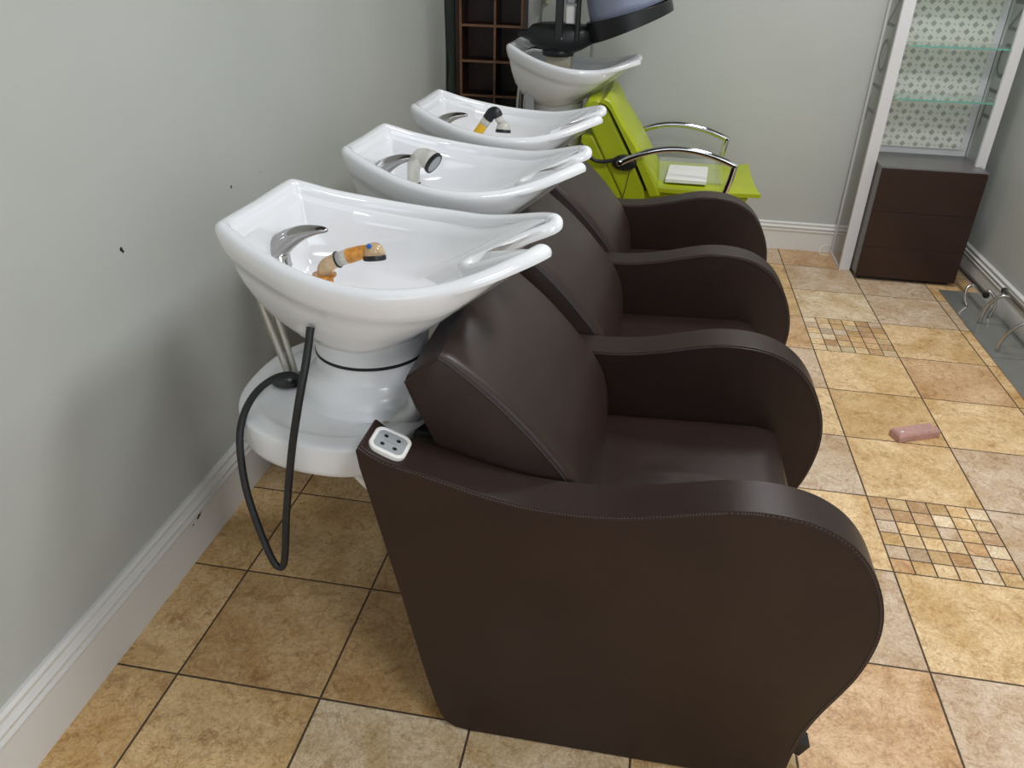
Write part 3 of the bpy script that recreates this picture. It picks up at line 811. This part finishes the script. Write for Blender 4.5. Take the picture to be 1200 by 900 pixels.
# under-seat body, curving down to the plinth
bm = B(); poly = [(p.x, p.z) for p in cr([(.80, 0, .466), (1.30, 0, .466), (1.345, 0, .44), (1.355, 0, .38), (1.33, 0, .30), (1.27, 0, .20), (1.20, 0, .10)], 5)]+[(1.18, .06), (.80, .06)]
extrude_xz(bm, poly, YG-.235, YG+.235); link('seat_base', bm, 'green', gr, True, (bev(.006, 2),))
bm = B(); box(bm, .78, 1.16, YG-.20, YG+.20, .0, .062); link('plinth', bm, 'black', gr, False)
# reclining back cushion: thin slab, rolled top
cf = [(.689, .850), (.712, .838), (.728, .818), (.748, .785), (.770, .750), (.810, .697), (.851, .639), (.896, .567), (.941, .495), (.962, .455)]
cb = [(.925, .450), (.905, .489), (.857, .580), (.812, .655), (.755, .749), (.722, .803), (.700, .826), (.672, .835)]
bm = B(); rings = []
for v in (0, .015, .04, .1, .3, .5, .7, .9, .96, .985, 1):
    e = min(v, 1-v)*.53; bu = .012*math.sqrt(max(0, 1-(1-min(1, e/.02))**2))+.012*math.sin(math.pi*v)
    f = cr([(a, 0, b_) for a, b_ in cf], 3); n_ = len(f)
    rg = [(p.x+bu*.8, YG-.265+.53*v, p.z+bu*.5) for p in f]+[(a, YG-.265+.53*v, b_) for a, b_ in cb]
    rings.append(rg)
loft(bm, rings); link('backrest', bm, 'green', gr)
# side shells behind the cushion
bm = B(); poly = [(.66, .845), (.700, .822), (.745, .745), (.800, .650), (.845, .573), (.895, .480), (.905, .44), (.83, .30), (.78, .30), (.80, .44), (.718, .582), (.652, .700), (.60, .80), (.62, .84)]
extrude_xz(bm, poly, YG-.250, YG+.250); link('back_shell', bm, 'green', gr, True, (bev(.010, 3),))
bm = B(); poly = [(.60, .69), (.655, .695), (.72, .58), (.80, .44), (.80, .05), (.62, .05), (.60, .40)]
extrude_xz(bm, poly, YG-.240, YG+.240); link('back_post', bm, 'green', gr, True, (bev(.012, 3),))
bm = B(); tube(bm, [(.826, YG-.2515, .555), (.815, YG-.2515, .48), (.800, YG-.2515, .40)], .0018, 6); link('seam', bm, 'piping', gr)
# black recline mechanism and its cable
for sgn in (-1, 1):
    bm = B(); vs = lathe(bm, [(.030, 0), (.040, .006), (.040, .018), (.030, .024)], 0, 0, 28); bmesh.ops.scale(bm, verts=vs, vec=(1.35, 0.85, 1)); orient(bm, vs, (.800, YG+sgn*.255, .590), (0, sgn, 0))
    link('recline_hinge', bm, 'black', gr)
bm = B(); tube(bm, cr([(.60, YG-.262, .66), (.655, YG-.266, .600), (.700, YG-.266, .588), (.752, YG-.266, .598)], 6), .0085, 10); link('recline_cable', bm, 'rubber', gr)
# arms: flat curved chrome bars
def green_arm(y, sgn):
    raw = [(.778, .590), (.84, .622), (.92, .650), (1.00, .663), (1.08, .661), (1.16, .647), (1.23, .624), (1.275, .606)]
    pts = [Vector((p.x, y, p.z)) for p in cr([(a, y, b_) for a, b_ in raw], 6)]
    bm = B(); n_ = len(pts); hw_, ht = .013, .0125
    def sect(p, nrm, tn): return [p+Vector((0, -hw_, 0))+nrm*ht*.4, p+Vector((0, -hw_*.6, 0))+nrm*ht, p+Vector((0, hw_*.6, 0))+nrm*ht, p+Vector((0, hw_, 0))+nrm*ht*.4, p+Vector((0, hw_, 0))-nrm*ht*.4, p+Vector((0, hw_*.6, 0))-nrm*ht, p+Vector((0, -hw_*.6, 0))-nrm*ht, p+Vector((0, -hw_, 0))-nrm*ht*.4]
    def sweep(ps):
        rg = []
        for i, p in enumerate(ps):
            t = (ps[min(i+1, len(ps)-1)]-ps[max(i-1, 0)]).normalized(); nn = Vector((-t.z, 0, t.x)); rg.append(sect(p, nn, t))
        loft(bm, rg)
    sweep(pts)
    sweep([Vector((1.270, y, .612)), Vector((1.262, y, .56)), Vector((1.250, y, .505)), Vector((1.240, y, .470))])
    a = link('chrome_arm', bm, 'chrome', gr)
    bm = B(); vs = lathe(bm, [(.010, 0), (.0135, .002), (.0135, .008), (.008, .010)], 0, 0, 20); orient(bm, vs, (.778, y+sgn*.006, .592), (0, sgn, 0)); link('pivot_cap', bm, 'chrome', a)
green_arm(YG-.275, -1); green_arm(YG+.275, 1)
# its basin: the same shell, raised and tilted a little
gb = [c for c in children(unit1) if c.name.startswith('basin')][0].copy(); COL.objects.link(gb); gb.parent = gr
A = Matrix.Translation((-1.0, 0, 0)) @ Matrix.Translation((.82, 0, .985)) @ Matrix.Rotation(math.radians(3.2), 4, 'Y') @ Matrix.Translation((-.745, 0, -.960)) @ Matrix.Translation((0.9, 0, 0))
gb.matrix_local = A
bm = B(); lathe(bm, [(.12, .38), (.115, .60), (.105, .74), (.11, .79)], .47, YG, 48); link('basin_column', bm, 'shroud', gr)
bm = B(); lathe(bm, [(.17, .0), (.17, .03), (.13, .05), (.12, .39)], .47, YG, 48); link('column_base', bm, 'shroud', gr)
for k in range(2):
    bm = B(); tube(bm, cr([(.30+k*.03, YG-.10, .86), (.295+k*.03, YG-.10, .76), (.31+k*.03, YG-.08, .60), (.36+k*.02, YG-.05, .45)], 5), .011, 12); link('supply_hose', bm, 'chrome', gr)
bm = B(); box(bm, .33, .37, YG-.14, YG-.10, .45, .84); link('pipe_cover', bm, 'grey_plastic', gr, False, (bev(.004, 2),))
bm = B()
tube(bm, cr([(.285, YG-.02, .87), (.285, YG-.02, .955), (.305, YG-.02, .985), (.345, YG-.02, 1.005), (.385, YG-.02, 1.004)], 6), .012, 16)
lathe(bm, [(.024, .86), (.024, .93), (.018, .945)], .285, YG-.02, 24)
link('faucet', bm, 'chrome', gr)

# ---- clear box and white card on the green seat
cb_ = thing('clear_plastic_tray', (1.12, YG-.05, .497), 'clear plastic tray lying on the lime green seat under the white card', 'tray')
bm = B(); z0 = .4985; X0, X1, Y0, Y1 = .955, 1.235, YG-.17, YG+.10
box(bm, X0, X1, Y0, Y1, z0, z0+.003)
link('tray_base', bm, 'acrylic', cb_, False)
for nm, q in (('tray_wall', (X0, X0+.003, Y0, Y1)), ('tray_wall', (X1-.003, X1, Y0, Y1)), ('tray_wall', (X0+.003, X1-.003, Y1-.003, Y1))):
    bm = B(); box(bm, q[0], q[1], q[2], q[3], z0+.003, z0+.045); link(nm, bm, 'acrylic', cb_, False)
bm = B(); box(bm, .985, 1.165, YG-.215, YG+.055, .5025, .5200, 0)
for v in bm.verts:
    if v.co.y > YG: v.co.x += .02
tag(link('white_box', bm, 'tape', None, True, (bev(.002, 2),)), 'thin white box lying in the clear tray on the green seat', 'box')

# ================================================================== HOOD DRYER standing in the far basin
hd = thing('hood_dryer', (.46, 2.70, .87), 'black hair dryer hood with blue tinted visor standing in the far basin', 'hair dryer')
bm = B(); box(bm, .405, .515, 2.66, 2.76, .870, .995); link('stand_post', bm, 'beige', hd, True, (bev(.004, 2),))
bm = B()
rings = []
for (x, zc, ry, rz) in ((.272, 1.070, .020, .010), (.280, 1.070, .028, .013), (.315, 1.070, .034, .018), (.335, 1.068, .055, .040), (.37, 1.066, .070, .052), (.42, 1.060, .080, .062), (.47, 1.056, .085, .066), (.52, 1.058, .082, .062), (.56, 1.064, .070, .052), (.60, 1.076, .055, .042), (.62, 1.082, .045, .038)):
    rings.append([(x, 2.70+ry*math.copysign(abs(math.cos(2*math.pi*k/24))**.7, math.cos(2*math.pi*k/24)), zc+rz*math.copysign(abs(math.sin(2*math.pi*k/24))**.7, math.sin(2*math.pi*k/24))) for k in range(24)])
loft(bm, rings); hub = link('hub', bm, 'black', hd)
bm = B(); vs = lathe(bm, [(.075, .985), (.078, .990), (.078, 1.005), (.070, 1.015)], .455, 2.70, 36, sx=.9); link('hub_base', bm, 'black', hd)
bm = B(); vs = lathe(bm, [(.0045, 0), (.0035, .003)], 0, 0, 12); orient(bm, vs, (.475, 2.618, 1.062), (0, -1, 0)); link('screw', bm, 'chrome', hub)
for nm, x, w_ in (('upright', .462, .017), ('upright', .543, .010)):
    bm = B(); box(bm, x-w_, x+w_, 2.615, 2.64, 1.05, 1.72); link(nm, bm, 'black', hd, True, (bev(.004, 2),))
bm = B(); box(bm, .484, .530, 2.64, 2.665, 1.118, 1.19); box(bm, .484, .530, 2.64, 2.665, 1.196, 1.50, 1); link('control_panel', bm, ['white_plastic', 'grey_plastic'], hd, True, (bev(.008, 3),))
# sloping open ring: the lower edge of the hood, with the visor dome over it
def hood():
    O = Vector((.600, 2.70, 1.086)); ux = Vector((1, 0, .36)).normalized(); uy = Vector((0, 1, 0)); uz = ux.cross(uy)
    if uz.z < 0: uz = -uz
    a, b_ = .172, .20
    C = O+ux*a
    bm = B(); outer = []; n = 72; ht = .075
    prof = [(0, -1), (.012, -1), (.014, 1), (-.002, 1)]
    rg = []
    for k in range(n):
        an = 2*math.pi*k/n; d = ux*math.cos(an)*a+uy*math.sin(an)*b_; dn = d.normalized(); hh = ht/2*(1.15-.55*(math.cos(an)+1)/2)
        rg.append([bm.verts.new(C+d+dn*p*1.0+uz*q*hh) for p, q in prof])
    for k in range(n):
        A_, B_ = rg[k], rg[(k+1) % n]
        for j in range(4): bm.faces.new((A_[j], A_[(j+1) % 4], B_[(j+1) % 4], B_[j]))
    link('hood_rim', bm, 'black', hd, True, (bev(.002, 2),))
    bm = B(); V = []
    for i in range(15):
        ph = math.radians(2+i*6.1); V.append([bm.verts.new(C+(ux*math.cos(2*math.pi*k/n)*a+uy*math.sin(2*math.pi*k/n)*b_)*math.cos(ph)*.985+uz*(.018+.34*math.sin(ph))) for k in range(n)])
    for i in range(14):
        for k in range(n): bm.faces.new((V[i][k], V[i][(k+1) % n], V[i+1][(k+1) % n], V[i+1][k]))
    bm.faces.new(V[-1])
    link('visor', bm, 'visor', hd, True, (('SOLIDIFY', dict(thickness=.003)),))
hood()

# ================================================================== PIGEONHOLE SHELF, far left corner
ps = thing('pigeonhole_shelf', (.08, 3.13, 0), 'tall dark reddish brown wooden shelf of square compartments in the far left corner', 'shelf')
SX0, SX1, SY0, SY1 = -.098, .236, 3.05, 3.205
bm = B()
zs = [.08+.1640*k for k in range(12)]; zs = [1.063-.163*6+.163*k for k in range(12)]
box(bm, SX0, SX1, SY1-.008, SY1, 0, zs[-1]+.01)
link('back_board', bm, 'wood_dark', ps, False)
t_ = .0085
for nm, x in (('side_board', SX0+.012), ('divider', .096), ('side_board', SX1-.006)):
    bm = B(); h_ = .016 if x < 0 else .006
    box(bm, x-h_, x+h_, SY0+.002, SY1-.008, 0, zs[-1]+.01); o = link(nm, bm, 'wood_dark', ps, False)
    bm = B(); box(bm, x-(.005 if x > 0 else .006)+(.011 if x < 0 else 0), x+.005+(.011 if x < 0 else 0), SY0, SY0+.002, 0.0, zs[-1]+.01); link('front_edge', bm, 'wood_edge', o, False)
for z in zs:
    for xa, xb in ((SX0+.028, .090), (.102, SX1-.012)):
        bm = B(); box(bm, xa, xb, SY0+.004, SY1-.008, z-.006, z+.006); o = link('shelf_board', bm, 'wood_dark', ps, False)
        bm = B(); box(bm, xa, xb, SY0+.001, SY0+.004, z-.0055, z+.0055); link('front_edge', bm, 'wood_edge', o, False)
# dark wavy strip filling the gap between wall and shelf
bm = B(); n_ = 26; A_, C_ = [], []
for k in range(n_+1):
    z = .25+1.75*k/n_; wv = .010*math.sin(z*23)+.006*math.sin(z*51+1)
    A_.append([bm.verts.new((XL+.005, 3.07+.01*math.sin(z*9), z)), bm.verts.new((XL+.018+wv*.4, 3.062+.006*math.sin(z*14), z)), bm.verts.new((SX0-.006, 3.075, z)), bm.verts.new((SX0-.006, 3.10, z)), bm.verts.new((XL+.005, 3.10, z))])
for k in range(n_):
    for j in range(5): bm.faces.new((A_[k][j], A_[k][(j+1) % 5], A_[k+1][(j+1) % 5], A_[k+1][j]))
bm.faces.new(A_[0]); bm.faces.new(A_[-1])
tag(link('dark_gap_strip', bm, 'gap_strip', None), 'dark grey green wavy strip in the gap left of the wooden shelf', 'cloth')
# beige hook on the far wall
bm = B(); tube(bm, cr([(.322, YF-.004, 1.30), (.322, YF-.020, 1.27), (.324, YF-.030, 1.20), (.324, YF-.024, 1.165)], 5), [.016]*10+[.017]*6, 14)
tag(link('wall_hook', bm, 'beige', None), 'small beige hook on the far wall beside the wooden shelf', 'hook')

# ================================================================== DISPLAY TOWER + DRAWER CABINET
tw = thing('display_tower', (2.19, 3.08, 0), 'tall white display tower with glass shelves and woven pattern back in the far right corner', 'display stand')
TH = 1.95
for nm, x0_, x1_ in (('front_post', 1.921, 1.973), ('front_post', 2.412, 2.456)):
    bm = B(); box(bm, x0_, x1_, 2.955, 2.975, 0.0, TH); link(nm, bm, 'white_paint', tw, False, (bev(.0015, 1),))
for x in (1.924, 2.444):
    bm = B(); box(bm, x, x+.006, 2.976, 3.205, .012, TH); o = link('side_panel', bm, 'acrylic', tw, False); o['label'] = 'clear acrylic side panel with etched lettering'
    # etched word running up the panel, facing outwards
    fc = bpy.data.curves.new('etched_word', 'FONT'); fc.body = 'TIONAL'; fc.size = .200; fc.extrude = .0006; fc.space_character = 1.25; fc.fill_mode = 'BOTH'; fc.offset = -.002
    fo = bpy.data.objects.new('tmp_text', fc); COL.objects.link(fo)
    dg = bpy.context.evaluated_depsgraph_get(); me = bpy.data.meshes.new_from_object(fo.evaluated_get(dg)); bpy.data.objects.remove(fo)
    bm = B(); bm.from_mesh(me)
    # text x -> up (z), text y -> towards the back wall or front
    for v in bm.verts:
        tx_, ty_, tz_ = v.co
        v.co = Vector((x-.0008+tz_, 3.16-ty_*1.05 if False else 3.02+ty_*1.0, .70+tx_))
    link('etched_lettering', bm, 'etched', o, False)
bm = B(); box(bm, 1.921, 1.933, 3.200, 3.208, .010, TH); box(bm, 1.921, 1.931, 2.976, 3.208, 0, .010); link('edge_strip', bm, 'white_paint', tw, False)
bm = B(); box(bm, 2.444, 2.456, 3.200, 3.208, .010, TH); box(bm, 2.446, 2.456, 2.976, 3.208, 0, .010); link('edge_strip', bm, 'white_paint', tw, False)
bm = B(); box(bm, 1.975, 2.435, 3.185, 3.195, .40, TH); link('back_frame', bm, 'white_paint', tw, False)
bm = B(); box(bm, 2.030, 2.400, 3.176, 3.185, .585, TH-.04); link('woven_back_panel', bm, 'lattice', tw, False)
for z in (.607, .832, 1.057, 1.282, 1.507):
    if z < .7: continue
    bm = B(); ch = .03
    pl = [(1.976, 2.965+ch), (1.976+ch*.6, 2.958), (2.438, 2.958), (2.440, 2.97), (2.440, 3.150), (1.976, 3.150)]
    loft(bm, [[(p[0], p[1], z) for p in pl], [(p[0], p[1], z+.007) for p in pl]]); o = link('glass_shelf', bm, 'glass', tw, False)
    bm = B(); box(bm, 1.994, 2.438, 2.9565, 2.9578, z, z+.007); link('shelf_edge', bm, 'glass_edge', o, False)
bm = B(); box(bm, 1.921, 2.456, 2.955, 3.208, TH, TH+.02); link('top_board', bm, 'white_paint', tw, False)

dc = thing('drawer_cabinet', (2.20, 2.97, 0), 'dark brown drawer cabinet with grey top standing in the white display tower', 'cabinet')
bm = B(); box(bm, 1.978, 2.432, 2.857, 3.170, .018, .548); link('body', bm, 'cab_top', dc, False, (bev(.0015, 1),))
bm = B(); box(bm, 1.974, 2.436, 2.842, 3.172, .548, .556); link('top_board', bm, 'cab_top', dc, False, (bev(.001, 1),))
bm = B(); box(bm, 1.99, 2.42, 2.87, 3.16, 0, .018); link('plinth', bm, 'black', dc, False)
for z0_, z1_ in ((.020, .1715), (.1725, .3465), (.3475, .546)):
    bm = B(); box(bm, 1.974, 2.436, 2.838, 2.856, z0_, z1_); link('drawer', bm, 'cabinet', dc, False, (bev(.0012, 1),))

# white wire curl by the tower foot
bm = B(); tube(bm, cr([(1.915, 3.205, .03), (1.895, 3.19, .05), (1.870, 3.185, .045), (1.858, 3.175, .02), (1.868, 3.165, .004), (1.905, 3.165, .004)], 6), .002, 8)
tag(link('white_wire', bm, 'white_plastic', None), 'short white wire curled on the floor at the foot of the display tower', 'wire')

# ================================================================== RIGHT SIDE: steel plates with foot rests
PL = [(2.352, 2.526, 2.405, 2.775, 0.0), (2.350, 2.528, 2.055, 2.400, 0.004), (2.350, 2.528, 1.20, 2.050, 0.0)]
PLAB = ['grey mirror sheet on the floor by the right skirting, nearest the drawer cabinet', 'grey mirror sheet on the floor between two others, under the foot bar at the edge', 'large grey mirror sheet on the floor at the right edge, nearest the camera']
for (x0_, x1_, y0_, y1_, dz), lb in zip(PL, PLAB):
    bm = B(); box(bm, x0_, x1_, y0_, y1_, .0005, .0065); o = tag(link('mirror_sheet', bm, 'steel', None, False, (bev(.001, 1),)), lb, 'mirror', 'grey mirror sheets on the floor')
def footrest(xb, zb, ya, yb, legs, label):
    legs = [cr(l, 7) for l in legs]
    t = thing('foot_rest', (xb-.06, (ya+yb)/2, 0.0065), label, 'foot rest', 'tubular foot rests by the right wall')
    bm = B(); tube(bm, [(xb, ya, zb), (xb, yb, zb)], .0115, 18); br = link('bar', bm, 'satin', t)
    for y in (ya, yb):
        s_ = 1 if y == yb else -1
        bm = B(); tube(bm, [(xb, y, zb), (xb, y+s_*.012, zb)], .0135, 18); link('end_cap', bm, 'black', br)
    for l in legs:
        bm = B(); tube(bm, l, .0072, 14); link('leg', bm, 'satin', t)
    return t
footrest(2.446, .100, 2.505, 2.90, [[(2.446, 2.63, .098), (2.412, 2.622, .085), (2.408, 2.605, .040), (2.420, 2.590, .008)], [(2.446, 2.515, .103), (2.455, 2.500, .118), (2.482, 2.487, .095), (2.490, 2.480, .050), (2.478, 2.477, .008)]],
    'tubular metal foot rest on curved legs beside the drawer cabinet')
footrest(2.487, .150, 1.95, 2.43, [[(2.487, 2.365, .150), (2.455, 2.370, .150), (2.425, 2.380, .115), (2.413, 2.390, .060), (2.412, 2.396, .011)], [(2.487, 2.085, .150), (2.445, 2.090, .150), (2.405, 2.100, .105), (2.390, 2.108, .050), (2.389, 2.112, .011)]],
    'tubular metal foot rest on curved legs at the right edge of the photo')

# ================================================================== PINK BLOCK
bm = B()
def pk(x, y, z): 
    o_ = Vector((1.818, 1.312, 0)); ex = Vector((.155, .072, 0)).normalized(); ey = Vector((-ex.y, ex.x, 0)); return o_+ex*x+ey*y+Vector((0, 0, z))
L0, W0, H0 = .160, .052, .030
vs = [bm.verts.new(pk(x, y, z)) for z, d in ((.0005, 0), (.022, .0), (H0, .005)) for x, y in ((d, d), (L0-d, d), (L0-d*1.5, W0-d), (d, W0-d))]
for a in (0, 4):
    for k in range(4): bm.faces.new((vs[a+k], vs[a+(k+1) % 4], vs[a+4+(k+1) % 4], vs[a+4+k]))
bm.faces.new(vs[0:4][::-1]); bm.faces.new(vs[8:12])
pb = tag(link('nail_buffer_block', bm, 'pink', None, True, (bev(.0009, 2, 20),)), 'small oblong dusty pink block lying alone on the tiled floor', 'block')
bm = B(); v2 = bmesh.ops.create_icosphere(bm, subdivisions=2, radius=.005)['verts']; bmesh.ops.scale(bm, verts=v2, vec=(1.2, .7, .12)); bmesh.ops.translate(bm, verts=v2, vec=pk(.022, .020, H0+.0004)); link('white_spot', bm, 'tape', pb)
